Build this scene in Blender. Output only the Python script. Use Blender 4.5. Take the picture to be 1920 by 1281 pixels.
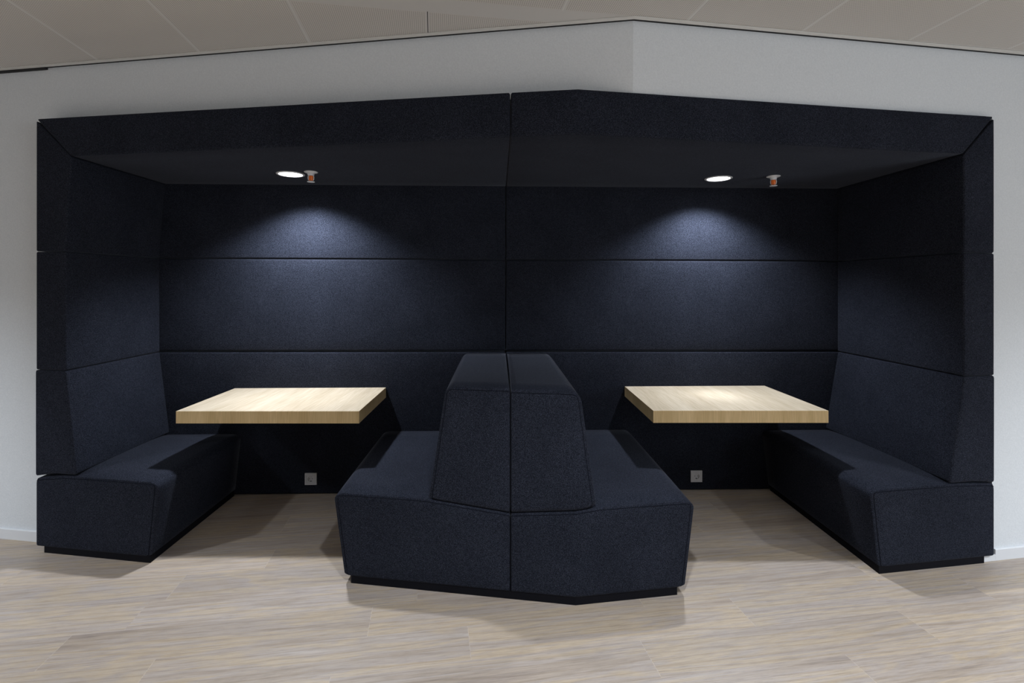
import bpy, bmesh, math, random
from mathutils import Vector
random.seed(7)
S = bpy.context.scene
for o in list(bpy.data.objects): bpy.data.objects.remove(o)
COL = S.collection

# ------------------------------------------------------------------ camera, world, exposure, room lights
cam_d = bpy.data.cameras.new('camera'); cam = bpy.data.objects.new('camera', cam_d); COL.objects.link(cam)
cam.location = (0, 0, 1.47); cam.rotation_euler = (math.radians(90), 0, 0)
cam_d.sensor_fit = 'HORIZONTAL'; cam_d.sensor_width = 36; cam_d.lens = 940/1920*36
cam_d.shift_x = 0.0; cam_d.shift_y = -(640.5-532)/1920
cam_d.clip_start = 0.05
S.camera = cam
S.view_settings.view_transform = 'Standard'; S.view_settings.look = 'None'
S.view_settings.gamma = 1; S.view_settings.use_curve_mapping = False
S.view_settings.exposure = 0.0

W = bpy.data.worlds.new('world'); S.world = W; W.use_nodes = True
W.node_tree.nodes['Background'].inputs[0].default_value = (0.8, 0.85, 1, 1)
W.node_tree.nodes['Background'].inputs[1].default_value = 0.0

def downlight_lamp(x, y, z, power, cone=105, blend=1.0, color=(0.83, 0.91, 1.0), radius=0.07):
    d = bpy.data.lights.new('room_downlight', 'SPOT'); d.energy = power; d.color = color
    d.spot_size = math.radians(cone); d.spot_blend = blend; d.shadow_soft_size = radius
    o = bpy.data.objects.new('room_downlight', d); COL.objects.link(o); o.location = (x, y, z)
    return o
# recessed ceiling spots of the open office in front of the booths: x, y, watts, cone
ROOM = [(2.6, 0.2, 190, 118), (0.2, 0.75, 330, 112), (3.9, 0.9, 450, 125), (-3.9, 0.9, 420, 127), (1.0, -1.2, 345, 108), (-1.4, -1.2, 350, 108)]
for x, y, p, cn in ROOM:
    downlight_lamp(x, y, 2.66, p, cn)
# added cool fill light without a visible source, far right behind the camera
FILL_W = 92
d = bpy.data.lights.new('right_fill_light', 'AREA'); d.shape = 'RECTANGLE'; d.size = 3.4; d.size_y = 1.6
d.energy = FILL_W; d.color = (0.80, 0.90, 1.0)
o = bpy.data.objects.new('right_fill_light', d); COL.objects.link(o); o.location = (5.4, -2.0, 1.7)
o.rotation_euler = (math.radians(90), 0, math.radians(90))
# the two lamps recessed in the booths' soffit (their housings are built further down): a wide and a narrow lobe each
LAMPS = [(-1.386, 3.138), (1.333, 3.236)]
LOBES = [(146.0, 126, 0.6, 7.0), (52.0, 100, 1.0, 0.0)]      # watts, cone, softness, tilt towards the back panel
for x, y in LAMPS:
    for w, cn, bl, tilt in LOBES:
        d = bpy.data.lights.new('booth_lamp', 'SPOT'); d.shadow_soft_size = 0.05
        d.energy = w; d.color = (0.84, 0.91, 1.0); d.spot_size = math.radians(cn); d.spot_blend = bl
        o = bpy.data.objects.new('booth_lamp', d); COL.objects.link(o); o.location = (x, y+0.028, 2.142)
        o.rotation_euler = (math.radians(tilt), 0, 0)

# ------------------------------------------------------------------ materials
def new_mat(name):
    m = bpy.data.materials.new(name); m.use_nodes = True
    nt = m.node_tree; b = nt.nodes['Principled BSDF']
    return m, nt, b
def N(nt, kind, **kw):
    n = nt.nodes.new(kind)
    for k, v in kw.items(): setattr(n, k, v)
    return n
def plain(name, col, rough=0.6, metal=0.0, spec=0.5):
    m, nt, b = new_mat(name)
    b.inputs['Base Color'].default_value = (*col, 1); b.inputs['Roughness'].default_value = rough
    b.inputs['Metallic'].default_value = metal; b.inputs['Specular IOR Level'].default_value = spec
    # faint surface unevenness so that nothing is perfectly flat
    tc = N(nt, 'ShaderNodeTexCoord'); no = N(nt, 'ShaderNodeTexNoise'); no.inputs['Scale'].default_value = 90
    bp = N(nt, 'ShaderNodeBump'); bp.inputs['Strength'].default_value = 0.03; bp.inputs['Distance'].default_value = 0.002
    nt.links.new(tc.outputs['Object'], no.inputs['Vector']); nt.links.new(no.outputs[0], bp.inputs['Height'])
    nt.links.new(bp.outputs[0], b.inputs['Normal'])
    return m
def ramp(nt, stops, interp='LINEAR'):
    r = N(nt, 'ShaderNodeValToRGB'); cr = r.color_ramp; cr.interpolation = interp
    while len(cr.elements) < len(stops): cr.elements.new(0.5)
    for e, (p, c) in zip(cr.elements, stops): e.position = p; e.color = (*c, 1)
    return r
def fabric_mat():
    m, nt, b = new_mat('navy_melange_wool'); L = nt.links
    tc = N(nt, 'ShaderNodeTexCoord')
    n1 = N(nt, 'ShaderNodeTexNoise'); n1.inputs['Scale'].default_value = 330; n1.inputs['Detail'].default_value = 2; n1.inputs['Roughness'].default_value = 0.7
    n2 = N(nt, 'ShaderNodeTexNoise'); n2.inputs['Scale'].default_value = 800; n2.inputs['Detail'].default_value = 1
    n3 = N(nt, 'ShaderNodeTexNoise'); n3.inputs['Scale'].default_value = 4; n3.inputs['Detail'].default_value = 2
    mp = N(nt, 'ShaderNodeMapping'); mp.inputs['Rotation'].default_value = (0.61, 0.47, 0.83)   # weave off the axes of the noise grid
    L.new(tc.outputs['Object'], mp.inputs[0])
    for n in (n1, n2, n3): L.new(mp.outputs[0], n.inputs['Vector'])
    r = ramp(nt, [(0.34, (0.0046, 0.0052, 0.0078)), (0.50, (0.0145, 0.0163, 0.0238)), (0.66, (0.046, 0.0505, 0.070))])
    L.new(n1.outputs[0], r.inputs[0])
    mx = N(nt, 'ShaderNodeMix', data_type='RGBA', blend_type='MULTIPLY'); mx.inputs[0].default_value = 1
    r3 = ramp(nt, [(0.3, (0.9, 0.9, 0.9)), (0.7, (1.1, 1.1, 1.1))]); L.new(n3.outputs[0], r3.inputs[0])
    L.new(r.outputs[0], mx.inputs[6]); L.new(r3.outputs[0], mx.inputs[7]); L.new(mx.outputs[2], b.inputs['Base Color'])
    b.inputs['Roughness'].default_value = 0.95; b.inputs['Specular IOR Level'].default_value = 0.04
    b.inputs['Sheen Weight'].default_value = 0.15; b.inputs['Sheen Roughness'].default_value = 0.27
    b.inputs['Sheen Tint'].default_value = (0.82, 0.86, 1, 1)
    bp = N(nt, 'ShaderNodeBump'); bp.inputs['Strength'].default_value = 0.22; bp.inputs['Distance'].default_value = 0.0015
    ad = N(nt, 'ShaderNodeMath', operation='ADD'); L.new(n1.outputs[0], ad.inputs[0]); L.new(n2.outputs[0], ad.inputs[1])
    L.new(ad.outputs[0], bp.inputs['Height']); L.new(bp.outputs[0], b.inputs['Normal'])
    return m
def wall_mat():
    m, nt, b = new_mat('white_wall_paint'); L = nt.links
    tc = N(nt, 'ShaderNodeTexCoord')
    n1 = N(nt, 'ShaderNodeTexNoise'); n1.inputs['Scale'].default_value = 130; n1.inputs['Detail'].default_value = 3
    L.new(tc.outputs['Object'], n1.inputs['Vector'])
    r = ramp(nt, [(0.3, (0.675, 0.70, 0.725)), (0.7, (0.735, 0.76, 0.785))]); L.new(n1.outputs[0], r.inputs[0])
    L.new(r.outputs[0], b.inputs['Base Color']); b.inputs['Roughness'].default_value = 0.8
    bp = N(nt, 'ShaderNodeBump'); bp.inputs['Strength'].default_value = 0.25; bp.inputs['Distance'].default_value = 0.002
    L.new(n1.outputs[0], bp.inputs['Height']); L.new(bp.outputs[0], b.inputs['Normal'])
    return m
def ceiling_mat():
    # perforated metal tile: UV = position in the tile grid, in metres
    m, nt, b = new_mat('perforated_ceiling_tile'); L = nt.links
    uv = N(nt, 'ShaderNodeUVMap'); sp = N(nt, 'ShaderNodeSeparateXYZ'); L.new(uv.outputs[0], sp.inputs[0])
    def cell(out, pitch):
        a = N(nt, 'ShaderNodeMath', operation='DIVIDE'); L.new(out, a.inputs[0]); a.inputs[1].default_value = pitch
        f = N(nt, 'ShaderNodeMath', operation='FRACT'); L.new(a.outputs[0], f.inputs[0])
        s = N(nt, 'ShaderNodeMath', operation='SUBTRACT'); L.new(f.outputs[0], s.inputs[0]); s.inputs[1].default_value = 0.5
        p = N(nt, 'ShaderNodeMath', operation='MULTIPLY'); L.new(s.outputs[0], p.inputs[0]); L.new(s.outputs[0], p.inputs[1])
        return p
    cx, cy = cell(sp.outputs[0], 0.0093), cell(sp.outputs[1], 0.0093)
    ad = N(nt, 'ShaderNodeMath', operation='ADD'); L.new(cx.outputs[0], ad.inputs[0]); L.new(cy.outputs[0], ad.inputs[1])
    r = ramp(nt, [(0.06, (0.30, 0.285, 0.265)), (0.09, (0.62, 0.59, 0.555))]); L.new(ad.outputs[0], r.inputs[0])
    L.new(r.outputs[0], b.inputs['Base Color']); b.inputs['Roughness'].default_value = 0.55
    return m
def floor_mat():
    m, nt, b = new_mat('oak_vinyl_plank'); L = nt.links
    uv = N(nt, 'ShaderNodeUVMap'); uv.uv_map = 'grain'
    at = N(nt, 'ShaderNodeAttribute'); at.attribute_name = 'tone'
    def noise(sx, sy, detail, rough=0.6, dist=0.0):
        mp = N(nt, 'ShaderNodeMapping'); mp.inputs['Scale'].default_value = (sx, sy, 1)
        n = N(nt, 'ShaderNodeTexNoise'); n.inputs['Scale'].default_value = 1; n.inputs['Detail'].default_value = detail
        n.inputs['Roughness'].default_value = rough; n.inputs['Distortion'].default_value = dist
        L.new(uv.outputs[0], mp.inputs[0]); L.new(mp.outputs[0], n.inputs['Vector']); return n
    big = noise(0.7, 8, 6, 0.62, 1.1)
    r = ramp(nt, [(0.28, (0.27, 0.225, 0.20)), (0.40, (0.37, 0.305, 0.25)), (0.47, (0.385, 0.33, 0.295)), (0.54, (0.44, 0.355, 0.265)), (0.61, (0.39, 0.33, 0.285)), (0.75, (0.44, 0.385, 0.35))])
    L.new(big.outputs[0], r.inputs[0])
    streak = noise(9, 210, 5, 0.75)
    r2 = ramp(nt, [(0.32, (0.74, 0.73, 0.73)), (0.5, (1, 1, 1)), (0.7, (1.17, 1.16, 1.145))]); L.new(streak.outputs[0], r2.inputs[0])
    mx = N(nt, 'ShaderNodeMix', data_type='RGBA', blend_type='MULTIPLY'); mx.inputs[0].default_value = 1
    L.new(r.outputs[0], mx.inputs[6]); L.new(r2.outputs[0], mx.inputs[7])
    # cathedral grain
    wv = N(nt, 'ShaderNodeTexWave', wave_type='RINGS', rings_direction='Z'); wv.inputs['Scale'].default_value = 0.8
    wv.inputs['Distortion'].default_value = 9; wv.inputs['Detail'].default_value = 2; wv.inputs['Detail Scale'].default_value = 1.2
    mp = N(nt, 'ShaderNodeMapping'); mp.inputs['Scale'].default_value = (1.1, 12, 1); L.new(uv.outputs[0], mp.inputs[0]); L.new(mp.outputs[0], wv.inputs[0])
    r3 = ramp(nt, [(0.0, (0.80, 0.76, 0.70)), (0.2, (1, 1, 1)), (1, (1.04, 1.03, 1.02))]); L.new(wv.outputs[0], r3.inputs[0])
    mx2 = N(nt, 'ShaderNodeMix', data_type='RGBA', blend_type='MULTIPLY'); mx2.inputs[0].default_value = 0.55
    L.new(mx.outputs[2], mx2.inputs[6]); L.new(r3.outputs[0], mx2.inputs[7])
    mx3 = N(nt, 'ShaderNodeMix', data_type='RGBA', blend_type='MULTIPLY'); mx3.inputs[0].default_value = 1
    L.new(mx2.outputs[2], mx3.inputs[6]); L.new(at.outputs['Color'], mx3.inputs[7])
    L.new(mx3.outputs[2], b.inputs['Base Color'])
    b.inputs['Roughness'].default_value = 0.42; b.inputs['Specular IOR Level'].default_value = 0.35
    bp = N(nt, 'ShaderNodeBump'); bp.inputs['Strength'].default_value = 0.15; bp.inputs['Distance'].default_value = 0.001
    L.new(streak.outputs[0], bp.inputs['Height']); L.new(bp.outputs[0], b.inputs['Normal'])
    return m
def table_mat(name='light_oak_veneer', c0=(0.46, 0.375, 0.27), c1=(0.555, 0.47, 0.36)):
    m, nt, b = new_mat(name); L = nt.links
    tc = N(nt, 'ShaderNodeTexCoord')
    def noise(s, d, dist=0):
        mp = N(nt, 'ShaderNodeMapping'); mp.inputs['Scale'].default_value = s; mp.inputs['Rotation'].default_value = (0, 0, 0.0)
        n = N(nt, 'ShaderNodeTexNoise'); n.inputs['Scale'].default_value = 1; n.inputs['Detail'].default_value = d
        n.inputs['Distortion'].default_value = dist
        L.new(tc.outputs['Object'], mp.inputs[0]); L.new(mp.outputs[0], n.inputs['Vector']); return n
    a = noise((14, 1.2, 1.0), 4, 0.6); c = noise((190, 7, 7), 3)
    r = ramp(nt, [(0.3, c0), (0.7, c1)]); L.new(a.outputs[0], r.inputs[0])
    r2 = ramp(nt, [(0.3, (0.84, 0.82, 0.78)), (0.65, (1.05, 1.05, 1.05))]); L.new(c.outputs[0], r2.inputs[0])
    mx = N(nt, 'ShaderNodeMix', data_type='RGBA', blend_type='MULTIPLY'); mx.inputs[0].default_value = 1
    L.new(r.outputs[0], mx.inputs[6]); L.new(r2.outputs[0], mx.inputs[7]); L.new(mx.outputs[2], b.inputs['Base Color'])
    b.inputs['Roughness'].default_value = 0.62; b.inputs['Specular IOR Level'].default_value = 0.15
    return m
def emit_mat(name, col, strength):
    m, nt, b = new_mat(name)
    b.inputs['Base Color'].default_value = (0.9, 0.9, 0.9, 1)
    b.inputs['Emission Color'].default_value = (*col, 1); b.inputs['Emission Strength'].default_value = strength
    return m
FAB = fabric_mat(); WALL = wall_mat(); CEIL = ceiling_mat(); FLOOR = floor_mat(); OAK = table_mat()
CEIL_PLAIN = plain('painted_ceiling_metal', (0.58, 0.565, 0.545), 0.5)
BLACK = plain('black_shadow_gap', (0.008, 0.008, 0.009), 0.8)
PLINTH = plain('black_plinth_laminate', (0.0055, 0.0055, 0.008), 0.7, 0.0, 0.1)
PIPE = plain('dark_navy_piping', (0.008, 0.009, 0.014), 0.95, 0.0, 0.05)
BASE = plain('white_baseboard_paint', (0.74, 0.75, 0.77), 0.45)
TRIMW = plain('light_ceiling_trim', (0.66, 0.65, 0.62), 0.5)
OAKEDGE_LIT = table_mat('oak_edge_banding_lit', (0.60, 0.43, 0.215), (0.74, 0.55, 0.30))  # orange edge band, its colour lightened to paint in light on the edges
PLASTIC = plain('white_socket_plastic', (0.62, 0.61, 0.62), 0.35)
DARKP = plain('dark_hole', (0.02, 0.02, 0.02), 0.7)
STEEL = plain('white_lacquered_metal', (0.72, 0.72, 0.74), 0.35, 0.1)
CHROME = plain('brushed_steel', (0.7, 0.7, 0.7), 0.3, 0.9)
REDGLASS = plain('orange_red_glass_bulb', (0.95, 0.20, 0.03), 0.3)
LENS = emit_mat('lit_lamp_lens', (0.95, 0.97, 1.0), 7.0)

# ------------------------------------------------------------------ helpers
def link(name, me, mat=None, parent=None, smooth=False):
    o = bpy.data.objects.new(name, me); COL.objects.link(o)
    if mat: me.materials.append(mat)
    if parent: o.parent = parent
    if smooth:
        for p in me.polygons: p.use_smooth = True
    return o
def tag(o, label, cat, group=None):
    o['label'] = label; o['category'] = cat
    if group: o['group'] = group
    return o
def struct(o): o['kind'] = 'structure'; return o
def thing(name, loc, label, cat, group=None):
    o = bpy.data.objects.new(name, None); COL.objects.link(o); o.location = loc
    o.empty_display_size = 0.1
    return tag(o, label, cat, group)
def mesh(name, verts, faces):
    me = bpy.data.meshes.new(name); me.from_pydata([tuple(v) for v in verts], [], faces); me.update(); return me
def recenter(o, loc):
    """move the mesh data so that the object's origin sits at loc"""
    l = Vector(loc)
    for v in o.data.vertices: v.co -= l
    o.location = l
def prism(name, poly, z0, z1, mat, parent=None):
    n = len(poly)
    V = [(x, y, z0) for x, y in poly] + [(x, y, z1) for x, y in poly]
    F = [tuple(range(n))[::-1], tuple(range(n, 2*n))] + [(i, (i+1) % n, n+(i+1) % n, n+i) for i in range(n)]
    return link(name, mesh(name, V, F), mat, parent)
def fix_normals(me):
    bm = bmesh.new(); bm.from_mesh(me); bmesh.ops.recalc_face_normals(bm, faces=bm.faces); bm.to_mesh(me); bm.free()
def tube(name, pts, r, mat, parent, sides=6):
    V, F = [], []
    for i, p in enumerate(pts):
        a = pts[max(0, i-1)]; c = pts[min(len(pts)-1, i+1)]
        t = (Vector(c)-Vector(a)).normalized()
        u = t.cross(Vector((0, 1, 0.02)))
        if u.length < 1e-4: u = t.cross(Vector((1, 0, 0)))
        u.normalize(); w = t.cross(u)
        for k in range(sides):
            an = 2*math.pi*k/sides
            V.append(Vector(p)+u*(r*math.cos(an))+w*(r*math.sin(an)))
        if i:
            for k in range(sides):
                F.append(((i-1)*sides+k, (i-1)*sides+(k+1) % sides, i*sides+(k+1) % sides, i*sides+k))
    F.append(tuple(range(sides))); F.append(tuple((len(pts)-1)*sides+k for k in range(sides))[::-1])
    me = mesh(name, V, F); fix_normals(me)
    return link(name, me, mat, parent, True)

class Pad:
    """an upholstered block: a box with rounded edges and slightly crowned faces,
    whose box coordinates (0..1)^3 are carried into the room by fmap"""
    TH = [math.tan(math.radians(a)) for a in (45, 30, 15, 0)]
    def __init__(s, dims, fmap, r, bulge, extra=(None, None, None)):
        s.L = dims; s.fmap = fmap; s.r = [(x if isinstance(x, tuple) else (x, x)) for x in r]; s.b = bulge; s.extra = extra
    def axis(s, a):
        L = s.L[a]; r0, r1 = s.r[a]
        c = [r0-r0*t for t in s.TH]
        n = 8
        inner = [r0+(L-r0-r1)*i/n for i in range(1, n)]
        if s.extra[a]: inner = sorted(inner+[e*L for e in s.extra[a]])
        return c+inner+[L-r1+r1*t for t in reversed(s.TH)]
    def point(s, p):
        d = []; c = []
        for a in range(3):
            r0, r1 = s.r[a]; L = s.L[a]
            if p[a] < r0: c.append(r0); d.append((p[a]-r0)/r0)
            elif p[a] > L-r1: c.append(L-r1); d.append((p[a]-L+r1)/r1)
            else: c.append(p[a]); d.append(0.0)
        m = math.sqrt(sum(x*x for x in d)) or 1.0
        q = []
        for a in range(3):
            rr = s.r[a][0] if d[a] < 0 else s.r[a][1]
            q.append(c[a]+rr*d[a]/m)
        # crown
        g = [max(0.0, 1-abs(2*p[a]/s.L[a]-1)**4) for a in range(3)]
        out = list(q)
        for a in range(3):
            o1, o2 = [x for x in range(3) if x != a]
            b0, b1 = s.b[a]
            w = g[o1]*g[o2]
            if p[a] <= 1e-9: out[a] -= b0*w
            elif p[a] >= s.L[a]-1e-9: out[a] += b1*w
        return Vector(s.fmap(*[out[a]/s.L[a] for a in range(3)]))
    def build(s, name, mat, parent=None):
        ax = [s.axis(a) for a in range(3)]; n = [len(x) for x in ax]
        idx = {}; V = []; F = []
        def vid(i, j, k):
            key = (i, j, k)
            if key not in idx:
                idx[key] = len(V); V.append(s.point((ax[0][i], ax[1][j], ax[2][k])))
            return idx[key]
        for i in range(n[0]-1):
            for j in range(n[1]-1):
                for k in (0, n[2]-1): F.append((vid(i, j, k), vid(i+1, j, k), vid(i+1, j+1, k), vid(i, j+1, k)))
        for i in range(n[0]-1):
            for k in range(n[2]-1):
                for j in (0, n[1]-1): F.append((vid(i, j, k), vid(i+1, j, k), vid(i+1, j, k+1), vid(i, j, k+1)))
        for j in range(n[1]-1):
            for k in range(n[2]-1):
                for i in (0, n[0]-1): F.append((vid(i, j, k), vid(i, j+1, k), vid(i, j+1, k+1), vid(i, j, k+1)))
        me = mesh(name, V, F); fix_normals(me)
        return link(name, me, mat, parent, True)
    def front_seam(s, sides, r, parent, lift=0.0):
        """piping running round the front face; sides = which of left, top, right"""
        L = s.L; P = []
        a0, a1 = s.axis(0), s.axis(2)
        if 'left' in sides: P += [(0, 0, z) for z in a1[:-1]]
        if 'top' in sides: P += [(x, 0, L[2]) for x in (a0 if 'left' in sides else a0)]
        if 'right' in sides: P += [(L[0], 0, z) for z in a1[::-1][1:]]
        pts = [s.point(p)+Vector((0, -lift, 0)) for p in P]
        return tube('piping', pts, r, PIPE, parent)

def lerp(a, b, t): return a+(b-a)*t
# ------------------------------------------------------------------ plan of the place (metres; x right, y away, z up)
FX, FY, SL = 0.29, 2.284, 0.158                 # the fold of the booths' front
def y_front(x): return FY+SL*abs(x-FX)
def y_back(x): return 3.53+0.0248*x
WX, WY = 0.565, 2.34                            # the corner of the plastered wall
def y_wall(x): return WY+(0.16*(WX-x) if x < WX else 0.166*(x-WX))
CEIL_Z = 2.70
def z_top(x): return 2.361-0.004*x
def z_soffit(x): return 2.153-0.0025*x
def z_seam_hi(x): return 1.638-0.003*x
def z_seam_lo(x): return 0.992-0.0025*x
SK = -0.028                                     # the booths' depth axis leans this much to the left
def seam_x(y): return -0.007+SK*(y-2.33)        # the joint between left and right booth
G = 0.0015

# ------------------------------------------------------------------ room shell
def slab(name, pts2, z0, z1, thick, mat):
    """upright wall along a polyline, front at pts2, thickness added behind (+y)"""
    poly = list(pts2)+[(x, y+thick) for x, y in reversed(pts2)]
    return prism(name, poly, z0, z1, mat)
def wall_with_opening(name, xa, xb, open_from_left, xo, zo):
    """xa..xb at the wall line; opening between xo and the inner end, up to zo"""
    T = 0.10
    V, F = [], []
    def box(x0, x1, z0, z1):
        b = len(V)
        for x in (x0, x1):
            for y in (y_wall(x), y_wall(x)+T):
                for z in (z0, z1): V.append((x, y, z(x) if callable(z) else z))
        for f in [(0, 1, 3, 2), (4, 6, 7, 5), (0, 4, 5, 1), (2, 3, 7, 6), (0, 2, 6, 4), (1, 5, 7, 3)]: F.append(tuple(b+i for i in f))
    if open_from_left: box(xo, xb, 0, CEIL_Z); box(xa, xo, zo, CEIL_Z)
    else: box(xa, xo, 0, CEIL_Z); box(xo, xb, zo, CEIL_Z)
    me = mesh(name, V, F); fix_normals(me)
    return struct(link(name, me, WALL))
wall_with_opening('wall_left', -5.6, WX, False, -2.618, lambda x: z_top(max(x, -2.62))+0.002)
wall_with_opening('wall_right', WX, 5.6, True, 2.557, lambda x: z_top(min(x, 2.56))+0.002)
# rear of the recess and the far side of the office
struct(prism('wall_back', [(-2.75, 3.62), (2.75, 3.75), (2.75, 3.85), (-2.75, 3.72)], 0, CEIL_Z, WALL))
struct(prism('wall_rear', [(-5.6, -5.1), (5.6, -5.1), (5.6, -5.0), (-5.6, -5.0)], 0, CEIL_Z, WALL))
struct(prism('wall_side_left', [(-5.7, -5.1), (-5.6, -5.1), (-5.6, 3.6), (-5.7, 3.6)], 0, CEIL_Z, WALL))
struct(prism('wall_side_right', [(5.6, -5.1), (5.7, -5.1), (5.7, 3.6), (5.6, 3.6)], 0, CEIL_Z, WALL))
for nm, x0, x1 in (('baseboard_left', -5.58, -2.63), ('baseboard_right', 2.565, 5.58)):
    V = []
    for x in (x0, x1):
        y = y_wall(x)
        V += [(x, y-0.0125, 0), (x, y-0.0125, 0.056), (x, y-0.0095, 0.059), (x, y-0.0005, 0.059), (x, y-0.0005, 0)]
    F = [(i, (i+1) % 5, 5+(i+1) % 5, 5+i) for i in range(5)]+[(0, 1, 2, 3, 4), (9, 8, 7, 6, 5)]
    # low return that runs on under the overhang of the bench, up to its plinth
    a, b = (x1+0.0005, -2.560) if x0 < 0 else (2.487, x0-0.0005)
    n0 = len(V)
    for x in (a, b):
        y = y_wall(x); V += [(x, y-0.0125, 0), (x, y-0.0125, 0.033), (x, y-0.0005, 0.033), (x, y-0.0005, 0)]
    F += [(n0+i, n0+(i+1) % 4, n0+4+(i+1) % 4, n0+4+i) for i in range(4)]+[(n0, n0+1, n0+2, n0+3), (n0+7, n0+6, n0+5, n0+4)]
    me = mesh(nm, V, F); fix_normals(me); struct(link(nm, me, BASE))

# floor: vinyl planks laid parallel to the right-hand wall
ROT = 1/math.sqrt(1+0.157**2); EA = (ROT, 0.157*ROT); EB = (-0.157*ROT, ROT)
def ab(a, b): return (a*EA[0]+b*EB[0], a*EA[1]+b*EB[1])
def build_floor():
    V, F, tone, uvs = [], [], [], []
    PW, PL = 0.198, 1.22; g = 0.0009
    known = {-1: 0.392, 0: 0.841, 1: 0.146, 2: 0.948, 3: 1.145}
    rnd = random.Random(11)
    def quad(a0, a1, b0, b1, t, ou, ov):
        i = len(V)
        for a, b in ((a0, b0), (a1, b0), (a1, b1), (a0, b1)):
            x, y = ab(a, b); V.append((x, y, 0)); uvs.append((a+ou, b+ov))
        F.append((i, i+1, i+2, i+3)); tone.append(t)
    for k in range(-36, 14):
        b0 = 1.76+PW*k; off = known.get(k, rnd.random()*PL)
        js = [off+PL*j for j in range(-6, 6)]
        for j in range(len(js)-1):
            t = 0.91+0.17*rnd.random(); w = (rnd.random()-0.5)*0.05
            quad(js[j]+g, js[j+1]-g, b0+g, b0+PW-g, (t*(1+w*0.5), t, t*(1-w)), rnd.random()*50, rnd.random()*50)
            s = (1.18, 1.19, 1.21)  # end joints tinted lighter, painting the glint of the plank bevels
            quad(js[j+1]-g, js[j+1]+g, b0+g, b0+PW-g, s, 3, 3)
        quad(js[0], js[-1], b0-g, b0+g, (1.10, 1.10, 1.12), 3, 3)  # long joints: the same bevel glint put into the colour, weaker
    me = mesh('floor', V, F)
    ul = me.uv_layers.new(name='grain')
    for li, l in enumerate(me.loops): ul.data[li].uv = uvs[l.vertex_index]
    at = me.attributes.new('tone', 'FLOAT_COLOR', 'FACE')
    for i, t in enumerate(tone): at.data[i].color = (*t, 1)
    return struct(link('floor', me, FLOOR))
build_floor()

# ceiling: 0.6 m perforated tiles in the same direction, a plain strip running to the wall corner
def build_ceiling():
    V, F, M, uvs = [], [], [], []
    def quad(a0, a1, b0, b1, m, z=CEIL_Z):
        i = len(V)
        for a, b in ((a0, b0), (a1, b0), (a1, b1), (a0, b1)):
            x, y = ab(a, b); V.append((x, y, z)); uvs.append((a, b))
        F.append((i+3, i+2, i+1, i)); M.append(m)
    seams = [-0.025+0.6*k for k in range(-11, 12)]
    e = 0.003; mg = 0.006
    for lo, hi in ((-6.5, 2.195), (2.297, 5.2)):
        cuts = [lo]
        if lo < 0:
            cuts = [lo+(hi-lo)*i/6 for i in range(7)]
        else: cuts = [lo, hi]
        for bi in range(len(cuts)-1):
            l, h = cuts[bi], cuts[bi+1]
            for i in range(len(seams)-1):
                quad(seams[i]+e+mg, seams[i+1]-e-mg, l+mg, h-mg, 0)
                quad(seams[i]+e, seams[i]+e+mg, l, h, 1); quad(seams[i+1]-e-mg, seams[i+1]-e, l, h, 1)
                quad(seams[i]+e+mg, seams[i+1]-e-mg, l, l+mg, 1); quad(seams[i]+e+mg, seams[i+1]-e-mg, h-mg, h, 1)
        for s in seams:
            if lo > 0 and abs(s+0.025) < 0.01:
                quad(s-e, s+e*0.2, lo, hi, 2); quad(s+e*0.2, s+e, lo, hi, 1)
            else: quad(s-e, s+e, lo, hi, 3)
    quad(seams[0], seams[-1], 2.195, 2.297, 1)
    me = mesh('ceiling', V, F)
    ul = me.uv_layers.new(name='UVMap')
    for li, l in enumerate(me.loops): ul.data[li].uv = uvs[l.vertex_index]
    o = link('ceiling', me, CEIL)
    for m in (CEIL_PLAIN, BLACK, TRIMW): me.materials.append(m)
    for i, p in enumerate(me.polygons): p.material_index = M[i]
    # solid deck above, so that no light falls through
    return struct(o)
build_ceiling()
struct(prism('ceiling_deck', [(-6.5, -6), (6.5, -6), (6.5, 4.5), (-6.5, 4.5)], CEIL_Z+0.03, CEIL_Z+0.1, CEIL_PLAIN))
def along_wall(name, d0, d1, z0, z1, mat, x0=-5.6, x1=5.6):
    xs = [x for x in (x0, WX, x1) if x0 <= x <= x1]
    poly = [(x, y_wall(x)-d1) for x in xs]+[(x, y_wall(x)-d0) for x in reversed(xs)]
    return struct(prism(name, poly, z0, z1, mat))
along_wall('trim_1', 0.0005, 0.020, CEIL_Z-0.003, CEIL_Z-0.001, BLACK)
along_wall('trim_2', 0.020, 0.042, CEIL_Z-0.006, CEIL_Z-0.001, TRIMW)
along_wall('trim_3', 0.0005, 0.0195, CEIL_Z-0.014, CEIL_Z-0.0035, BLACK, -5.6, -2.64)

# ------------------------------------------------------------------ upholstered blocks
NB = (0.0, 0.0)
def pad_xz(x_lo, x_hi, z_lo, z_hi, yf, yb):
    """fmap of a block: x between x_lo(w) and x_hi(w) (front values, sheared with depth), z between z_lo(x) and z_hi(x)"""
    def f(u, v, w):
        wc = min(1, max(0, w))
        x = lerp(x_lo(wc), x_hi(wc), u)
        y = lerp(yf(x), yb(x), v)
        xs = x+SK*(y-yf(x))
        z = lerp(z_lo(x), z_hi(x), w)
        return (xs, y, z)
    return f
c = lambda k: (lambda *_: k)
OUT_L, OUT_R = -2.603, 2.541

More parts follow.
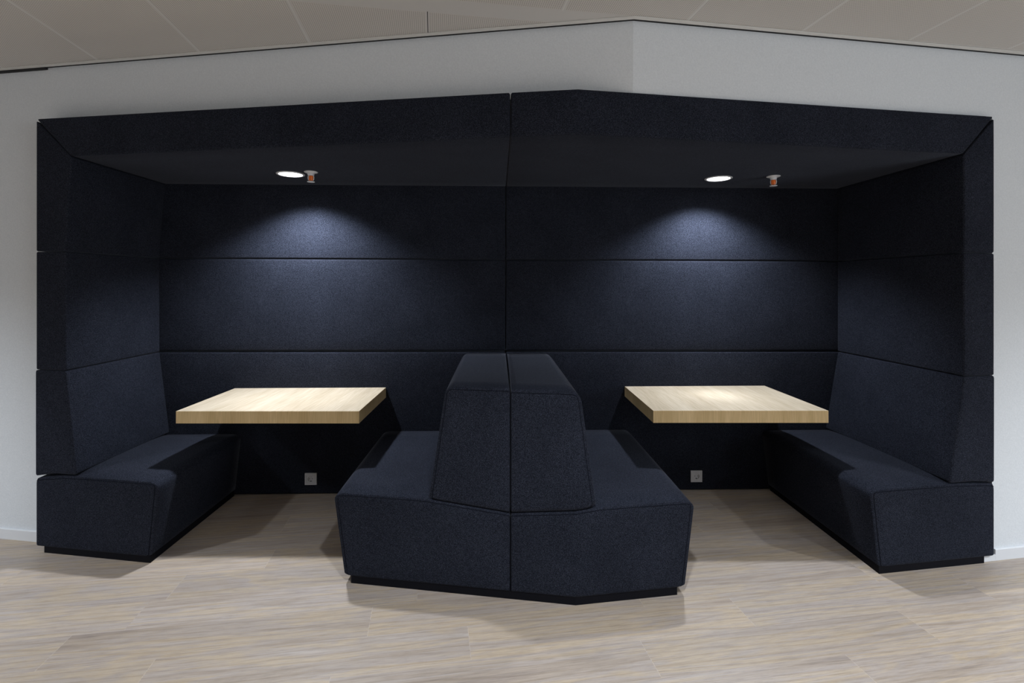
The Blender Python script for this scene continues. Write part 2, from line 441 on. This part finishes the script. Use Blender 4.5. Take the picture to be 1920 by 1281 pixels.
# --- benches
def make_bench(label, root_x, seat, seat_r, seat_b, seat_seams, back, back_r, back_b, back_seams, plinth_x, group=None, fold=None):
    root = thing('booth_bench', (root_x, y_front(root_x), 0), label, 'bench', 'upholstered booth benches')
    inv = Vector(root.location)
    def own(o):
        o.parent = root; o.location = -inv+Vector(o.location); return o
    x0b, x1b, x0t, x1t, zf = seat
    W = max(x1t, x1b)-min(x0t, x0b); H = 0.40; D = 1.0
    ex = None
    if fold is not None: ex = [(fold-lerp(x0b, x0t, .5))/(lerp(x1b, x1t, .5)-lerp(x0b, x0t, .5))]
    P = Pad((W, D, H), pad_xz(lambda w: lerp(x0b, x0t, w), lambda w: lerp(x1b, x1t, w), c(0.036), zf, y_front, lambda x: y_back(x)-0.004),
            seat_r, seat_b, (ex, None, None))
    s = P.build('seat', FAB); own(s)
    pp = P.front_seam(seat_seams, 0.0017, None, 0.0003); pp.parent = s
    bx0b, bx1b, bx0t, bx1t, zl, zh = back
    W = max(bx1t, bx1b)-min(bx0t, bx0b)
    ex = None
    if fold is not None: ex = [(fold-lerp(bx0b, bx0t, .5))/(lerp(bx1b, bx1t, .5)-lerp(bx0b, bx0t, .5))]
    Q = Pad((W, 1.0, 0.55), pad_xz(lambda w: lerp(bx0b, bx0t, w), lambda w: lerp(bx1b, bx1t, w), zl, zh, y_front, lambda x: y_back(x)-0.004),
            back_r, back_b, (ex, None, None))
    bk = Q.build('backrest', FAB); own(bk)
    if back_seams:
        pp = Q.front_seam(back_seams, 0.0017, None, 0.0003); pp.parent = bk
    a, b = plinth_x
    xs = [a] + ([fold] if fold is not None else []) + [b]
    poly = [(x, y_front(x)+0.006) for x in xs]+[(x+SK*0.8, y_back(x)-0.01) for x in reversed(xs)]
    own(prism('plinth', poly, 0.0, 0.040, PLINTH))
    return root

SR = (0.045, 0.007, (0.012, 0.030))     # rounding across, front, and (bottom, top)
def seat_side(x): return 0.428
# left-hand bench along the left side
make_bench('navy upholstered bench at the far left, facing right towards the left oak table', -2.2,
    (OUT_L, -1.893, OUT_L, -1.850, lambda x: 0.405+0.022*min(1, max(0, (x+2.603)/0.2))),
    ((0.012, 0.060), (0.007, 0.01), (0.012, 0.036)), ((0.003, 0.0), (0.003, 0), (0.0, 0.020)), ('top', 'right'),
    (OUT_L-0.004, -2.345, OUT_L-0.004, -2.413, lambda x: 0.418+0.02*min(1, max(0, (x+2.607)/0.12)), lambda x: z_seam_lo(x)-G),
    ((0.010, 0.016), (0.007, 0.01), (0.014, 0.014)), ((0.004, 0.004), (0.003, 0), (0.0, 0.0)), (),
    (-2.556, -1.902))
# right-hand bench
make_bench('navy upholstered bench at the far right, facing left towards the right oak table', 2.2,
    (1.850, OUT_R, 1.803, OUT_R, lambda x: 0.415+0.012*min(1, max(0, (2.541-x)/0.2))),
    ((0.060, 0.012), (0.007, 0.01), (0.012, 0.036)), ((0.0, 0.003), (0.003, 0), (0.0, 0.020)), ('left', 'top'),
    (2.265, OUT_R+0.001, 2.355, OUT_R+0.001, lambda x: 0.423+0.012*min(1, max(0, (2.541-x)/0.12)), lambda x: z_seam_lo(x)-G),
    ((0.016, 0.010), (0.007, 0.01), (0.014, 0.014)), ((0.004, 0.004), (0.003, 0), (0.0, 0.0)), (),
    (1.858, 2.483))
# middle pair, back to back
zc = lambda x: 0.440-0.042*max(0.0, 1-abs(x+0.007)/0.42)
make_bench('left half of the navy back-to-back middle bench, facing the left oak table', -0.4,
    (-0.822, -0.007-G, -0.880, -0.007-G, zc),
    ((0.060, 0.006), (0.007, 0.01), (0.012, 0.036)), ((0.004, 0.0), (0.003, 0), (0.0, 0.008)), ('left', 'top', 'right'),
    (-0.397, -0.007-G, -0.314, -0.007-G, lambda x: zc(x)+0.006, lambda x: 0.981),
    ((0.050, 0.006), (0.007, 0.01), (0.012, 0.042)), ((0.006, 0.0), (0.003, 0), (0.0, 0.002)), ('left', 'top', 'right'),
    (-0.790, -0.007))
make_bench('right half of the navy back-to-back middle bench, facing the right oak table', 0.4,
    (-0.007+G, 0.818, -0.007+G, 0.868, zc),
    ((0.006, 0.060), (0.007, 0.01), (0.012, 0.036)), ((0.0, 0.004), (0.003, 0), (0.0, 0.008)), ('left', 'top', 'right'),
    (-0.007+G, 0.388, -0.007+G, 0.312, lambda x: zc(x)+0.006, lambda x: 0.978),
    ((0.006, 0.060), (0.007, 0.01), (0.020, 0.050)), ((0.0, 0.006), (0.003, 0), (0.0, 0.002)), ('left', 'top', 'right'),
    (-0.007, 0.780), fold=FX)

# --- side panels (they stand on the benches' backrests)
def side_panel(label, x0b, x1b, x0t, x1t, zl, zh, bul, r):
    W = 0.2; H = zh(x0b)-zl(x0b)
    P = Pad((W, 0.9, H), pad_xz(lambda w: lerp(x0b, x0t, w), lambda w: lerp(x1b, x1t, w), zl, zh, y_front, lambda x: y_back(x)-0.004), r, bul)
    o = P.build('side_panel', FAB); recenter(o, ((x0b+x1b)/2, y_front(x0b)+0.4, zl(x0b)))
    return tag(o, label, 'wall panel', 'side panels of the booths')
def mitre_l(x): return lerp(z_top(-2.6)-0.004, z_soffit(-2.4), min(1, max(0, (x+2.603)/0.225)))-0.004
def mitre_r(x): return lerp(z_top(2.54)-0.004, z_soffit(2.35), min(1, max(0, (2.541-x)/0.19)))-0.004
RS = ((0.010, 0.010), (0.009, 0.01), (0.008, 0.008))
side_panel('navy fabric panel on the left side, directly above the bench backrest', OUT_L, -2.413, OUT_L, -2.415,
    lambda x: z_seam_lo(x)+G, lambda x: z_seam_hi(x)-G, ((0.010, 0.004), (0.004, 0), (0, 0)), RS)
side_panel('navy fabric panel at the top of the left side, mitred against the canopy', OUT_L, -2.415, OUT_L, -2.378,
    lambda x: z_seam_hi(x)+G, mitre_l, ((0.008, 0.003), (0.004, 0), (0, 0)), RS)
side_panel('navy fabric panel on the right side, directly above the bench backrest', 2.352, OUT_R, 2.352, OUT_R,
    lambda x: z_seam_lo(x)+G, lambda x: z_seam_hi(x)-G, ((0.004, 0.006), (0.004, 0), (0, 0)), RS)
side_panel('navy fabric panel at the top of the right side, mitred against the canopy', 2.352, OUT_R, 2.352, OUT_R,
    lambda x: z_seam_hi(x)+G, mitre_r, ((0.003, 0.006), (0.004, 0), (0, 0)), RS)

# --- canopies
def canopy(label, x0b, x1b, x0t, x1t, extra, board):
    W = x1t-x0t
    root = thing('canopy', ((x0b+x1b)/2, y_front((x0b+x1b)/2), z_soffit(0)), label, 'canopy', 'canopy halves over the booths')
    inv = Vector(root.location)
    P = Pad((W, 1.1, 0.21), pad_xz(lambda w: lerp(x0b, x0t, w), lambda w: lerp(x1b, x1t, w), z_soffit, z_top, y_front, lambda x: y_back(x)-0.004),
            ((0.009, 0.009), (0.010, 0.01), (0.010, 0.012)), ((0, 0), (0.003, 0), (0, 0)), extra)
    o = P.build('padded_cover', FAB, root); o.location = -inv
    a, b = board
    xs = sorted([a, b]+([FX] if a < FX < b else []))
    V = []
    for x in xs:
        for y in (y_front(x)+0.03, y_wall(x)-0.002):
            for z in (z_top(x)-0.001, z_top(x)+0.008): V.append((x, y, z))
    F = []
    for i in range(len(xs)-1):
        k = 4*i
        for q in ((0, 1, 5, 4), (2, 6, 7, 3), (0, 4, 6, 2), (1, 3, 7, 5)): F.append(tuple(k+t for t in q))
    F.append((0, 2, 3, 1)); k = 4*(len(xs)-1); F.append((k, k+1, k+3, k+2))
    me = mesh('top_board', V, F); fix_normals(me)
    t = link('top_board', me, PLINTH, root); t.location = -inv; t['label'] = 'thin black board edge showing above the fabric'
def uu(x, a, b): return (x-a)/(b-a)
canopy('dark navy padded canopy half above the left booth, holding the left round lamp', -2.378, -0.007-G, OUT_L+0.003, -0.007-G, (None, None, None), (-2.3, -0.1))
canopy('dark navy padded canopy half above the right booth, holding the right round lamp', -0.007+G, 2.350, -0.007+G, OUT_R-0.003,
       ([uu(FX, -0.0055, 2.446)], None, None), (0.5, 2.515))

# --- rear panels of the recess
def back_panel(label, left, zl, zh, rt=0.010):
    xa, xb = (-2.60, -0.045-G) if left else (-0.045+G, 2.54)
    H = zh(0)-zl(0)
    def f(u, v, w):
        x = lerp(xa, xb, u); y = lerp(y_back(x), y_back(x)+0.07, v); return (x, y, lerp(zl(x), zh(x), w))
    P = Pad((xb-xa, 0.07, H), f, (0.008, (0.016, 0.005), (rt, 0.013)), ((0, 0), (0.0015, 0), (0, 0)))
    o = P.build('back_panel', FAB); recenter(o, ((xa+xb)/2, y_back((xa+xb)/2), zl((xa+xb)/2)))
    return tag(o, label, 'wall panel', 'back panels of the booths')
for left, sd in ((True, 'left'), (False, 'right')):
    back_panel('topmost navy fabric back panel of the %s booth, just below the canopy' % sd, left, lambda x: z_seam_hi(x)+G, lambda x: z_soffit(x)+0.10)
    back_panel('middle dark navy fabric back panel of the %s booth, between two horizontal seams' % sd, left, lambda x: z_seam_lo(x)+G+0.004, lambda x: z_seam_hi(x)-G)
    back_panel('lowest navy fabric back panel of the %s booth, behind and under the oak table' % sd, left, c(0.004), lambda x: z_seam_lo(x)-G)

# ------------------------------------------------------------------ tables
def table(label, x0, x1, y0, y1s, z):
    TH = 0.07
    root = thing('wall_table', ((x0+x1)/2, (y0+3.5)/2, z-TH), label, 'table', 'oak wall tables')
    inv = Vector(root.location)
    V = []
    pts = [(x0, y0), (x1, y0), (x1+SK*0.4, y1s(x1)), (x0+SK*0.4, y1s(x0))]
    def bevel_box(name, pts, z0, z1, mat, bw):
        n = 4; V = [(x, y, z0) for x, y in pts]+[(x, y, z1) for x, y in pts]
        me = mesh(name, V, [(3, 2, 1, 0), (4, 5, 6, 7)]+[(i, (i+1) % 4, 4+(i+1) % 4, 4+i) for i in range(4)])
        bm = bmesh.new(); bm.from_mesh(me); bmesh.ops.recalc_face_normals(bm, faces=bm.faces)
        bmesh.ops.bevel(bm, geom=bm.edges[:], offset=bw, segments=2, affect='EDGES', profile=0.5)
        bm.to_mesh(me); bm.free()
        o = link(name, me, mat, root); o.location = -inv
        me.materials.append(OAKEDGE_LIT)  # side faces get the edge colour with light painted in
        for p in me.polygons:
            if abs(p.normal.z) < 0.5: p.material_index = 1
        return o
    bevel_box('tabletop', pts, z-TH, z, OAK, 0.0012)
    # steel cleat that carries the top on the rear panel
    px0, px1 = x0+0.12, x1-0.12
    o = prism('bracket', [(px0, y1s(px0)-0.06), (px1, y1s(px1)-0.06), (px1, y1s(px1)-0.001), (px0, y1s(px0)-0.001)], z-TH-0.03, z-TH, PLINTH, root)
    o.location = -inv; o['label'] = 'dark bracket under the back edge of the top'
yb = lambda x: y_back(x)-0.0025
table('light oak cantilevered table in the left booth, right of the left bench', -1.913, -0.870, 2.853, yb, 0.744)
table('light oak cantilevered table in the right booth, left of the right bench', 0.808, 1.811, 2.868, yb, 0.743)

# ------------------------------------------------------------------ round parts
def lathe(name, prof, mat, parent, seg=32, center=(0, 0, 0)):
    V, F = [], []
    n = len(prof)
    for s in range(seg):
        a = 2*math.pi*s/seg
        for r, z in prof: V.append((center[0]+r*math.cos(a), center[1]+r*math.sin(a), center[2]+z))
    for s in range(seg):
        t = (s+1) % seg
        for i in range(n-1): F.append((s*n+i, t*n+i, t*n+i+1, s*n+i+1))
    me = mesh(name, V, F)
    bm = bmesh.new(); bm.from_mesh(me); bmesh.ops.remove_doubles(bm, verts=bm.verts, dist=1e-6)
    bmesh.ops.recalc_face_normals(bm, faces=bm.faces); bm.to_mesh(me); bm.free()
    o = link(name, me, mat, parent, True); return o
def lamp(x, y, label):
    z = z_soffit(x)
    root = thing('recessed_lamp', (x, y, z), label, 'lamp', 'round lamps in the canopy')
    lathe('rim', [(0.070, -0.001), (0.070, -0.004), (0.073, -0.0055), (0.080, -0.005), (0.084, -0.003), (0.085, 0.0), (0.070, 0.0)], STEEL, root, 48)
    r = lathe('lens', [(0.0, -0.005), (0.050, -0.005), (0.0695, -0.0035), (0.0695, -0.001), (0.0, -0.001)], LENS, root, 48)
    r['label'] = 'bright white lit lens'
    return root
lamp(*LAMPS[0], 'round lit lamp in the left canopy half, touching the orange sprinkler')
lamp(*LAMPS[1], 'round lit lamp with pale rim in the right canopy half, left of the right sprinkler')
def sprinkler(x, y, label, turn):
    root = thing('sprinkler_head', (x, y, z_soffit(x)), label, 'sprinkler', 'sprinkler heads in the canopy')
    root.rotation_euler.z = turn
    lathe('rosette', [(0.014, 0.0), (0.040, 0.0), (0.041, -0.003), (0.036, -0.006), (0.024, -0.007), (0.022, -0.012), (0.014, -0.012)], STEEL, root, 32)
    lathe('body', [(0.0, -0.004), (0.0195, -0.004), (0.0195, -0.020), (0.014, -0.025), (0.0, -0.025)], STEEL, root, 24)
    for s in (-1, 1):
        pts = [(s*0.014, 0, -0.022), (s*0.0165, 0, -0.034), (s*0.015, 0, -0.048), (s*0.006, 0, -0.057), (0, 0, -0.059)]
        o = tube('frame_arm', pts, 0.0028, STEEL, root, 8)
    b = lathe('glass_bulb', [(0.0, -0.024), (0.005, -0.026), (0.0085, -0.036), (0.0085, -0.048), (0.004, -0.056), (0.0, -0.057)], REDGLASS, root, 16)
    b['label'] = 'orange red glass bulb'
    cage = lathe('bulb_guard', [(0.0130, -0.026), (0.0135, -0.028), (0.0125, -0.054), (0.0115, -0.056), (0.0112, -0.054), (0.0122, -0.028), (0.0130, -0.026)], REDGLASS, root, 10)
    cage['label'] = 'orange red protective sleeve round the bulb'
    lathe('deflector', [(0.0, -0.059), (0.010, -0.059), (0.022, -0.060), (0.0225, -0.063), (0.010, -0.064), (0.0, -0.064)], STEEL, root, 20)
    return root
sprinkler(-1.233, 3.075, 'small white sprinkler head with orange bulb, close beside the left lamp', 0.3)
sprinkler(1.650, 3.164, 'small white sprinkler head with red bulb, standing apart right of the right lamp', -0.5)

# ------------------------------------------------------------------ sockets
def socket(x, z, label):
    y = y_back(x)-0.0015
    root = thing('wall_socket', (x, y, z), label, 'socket', 'white wall sockets')
    root.rotation_euler.z = math.atan(0.0248)
    def ring(name, o, i, y0, y1, mat):
        V = []
        for yy in (y0, y1):
            for h in (o, i): V += [(-h, yy, -h), (h, yy, -h), (h, yy, h), (-h, yy, h)]
        F = []
        for k in range(4):
            n = (k+1) % 4
            F += [(8+k, 8+n, 12+n, 12+k), (k, n, 8+n, 8+k), (4+k, 12+k, 12+n, 4+n), (k, 4+k, 4+n, n)]
        me = mesh(name, V, F); fix_normals(me); return link(name, me, mat, root)
    ring('frame', 0.0405, 0.0285, 0.0, -0.009, PLASTIC)
    # insert: square plate with a round well
    seg = 32; V = []; F = []; R = 0.0195; h = 0.0277
    for s in range(seg):
        a = 2*math.pi*s/seg; ca, sa = math.cos(a), math.sin(a); k = h/max(abs(ca), abs(sa))
        V += [(ca*k, -0.002, sa*k), (ca*k, -0.0085, sa*k), (ca*R, -0.0085, sa*R), (ca*R*0.96, -0.002, sa*R*0.96), (0, -0.002, 0)]
    for s in range(seg):
        t = (s+1) % seg
        for i in range(4): F.append((5*s+i, 5*t+i, 5*t+i+1, 5*s+i+1))
    me = mesh('insert', V, F); bm = bmesh.new(); bm.from_mesh(me); bmesh.ops.remove_doubles(bm, verts=bm.verts, dist=1e-6)
    bmesh.ops.recalc_face_normals(bm, faces=bm.faces); bm.to_mesh(me); bm.free()
    ins = link('insert', me, PLASTIC, root)
    for s in (-1, 1):
        V = [];
        for yy in (-0.0022, -0.0029):
            for k in range(12): V.append((s*0.0095+0.0026*math.cos(k*math.pi/6), yy, 0.0026*math.sin(k*math.pi/6)))
        me = mesh('pin_hole', V, [tuple(range(12)), tuple(range(12, 24))[::-1]]+[(k, (k+1) % 12, 12+(k+1) % 12, 12+k) for k in range(12)]); fix_normals(me)
        link('pin_hole', me, DARKP, ins)
    for s in (-1, 1):
        b = [(-0.003, -0.0022, s*0.0185), (0.003, -0.0022, s*0.0185), (0.003, -0.0022, s*0.0135), (-0.003, -0.0022, s*0.0135)]
        V = b+[(x_, y_-0.004, z_) for x_, y_, z_ in b]
        me = mesh('earth_clip', V, [(0, 1, 2, 3), (7, 6, 5, 4)]+[(k, (k+1) % 4, 4+(k+1) % 4, 4+k) for k in range(4)]); fix_normals(me)
        link('earth_clip', me, DARKP if s < 0 else CHROME, ins)
socket(-1.400, 0.111, 'square white power socket low on the back panel under the left oak table')
socket(1.3075, 0.104, 'square white power socket low on the back panel under the right oak table')
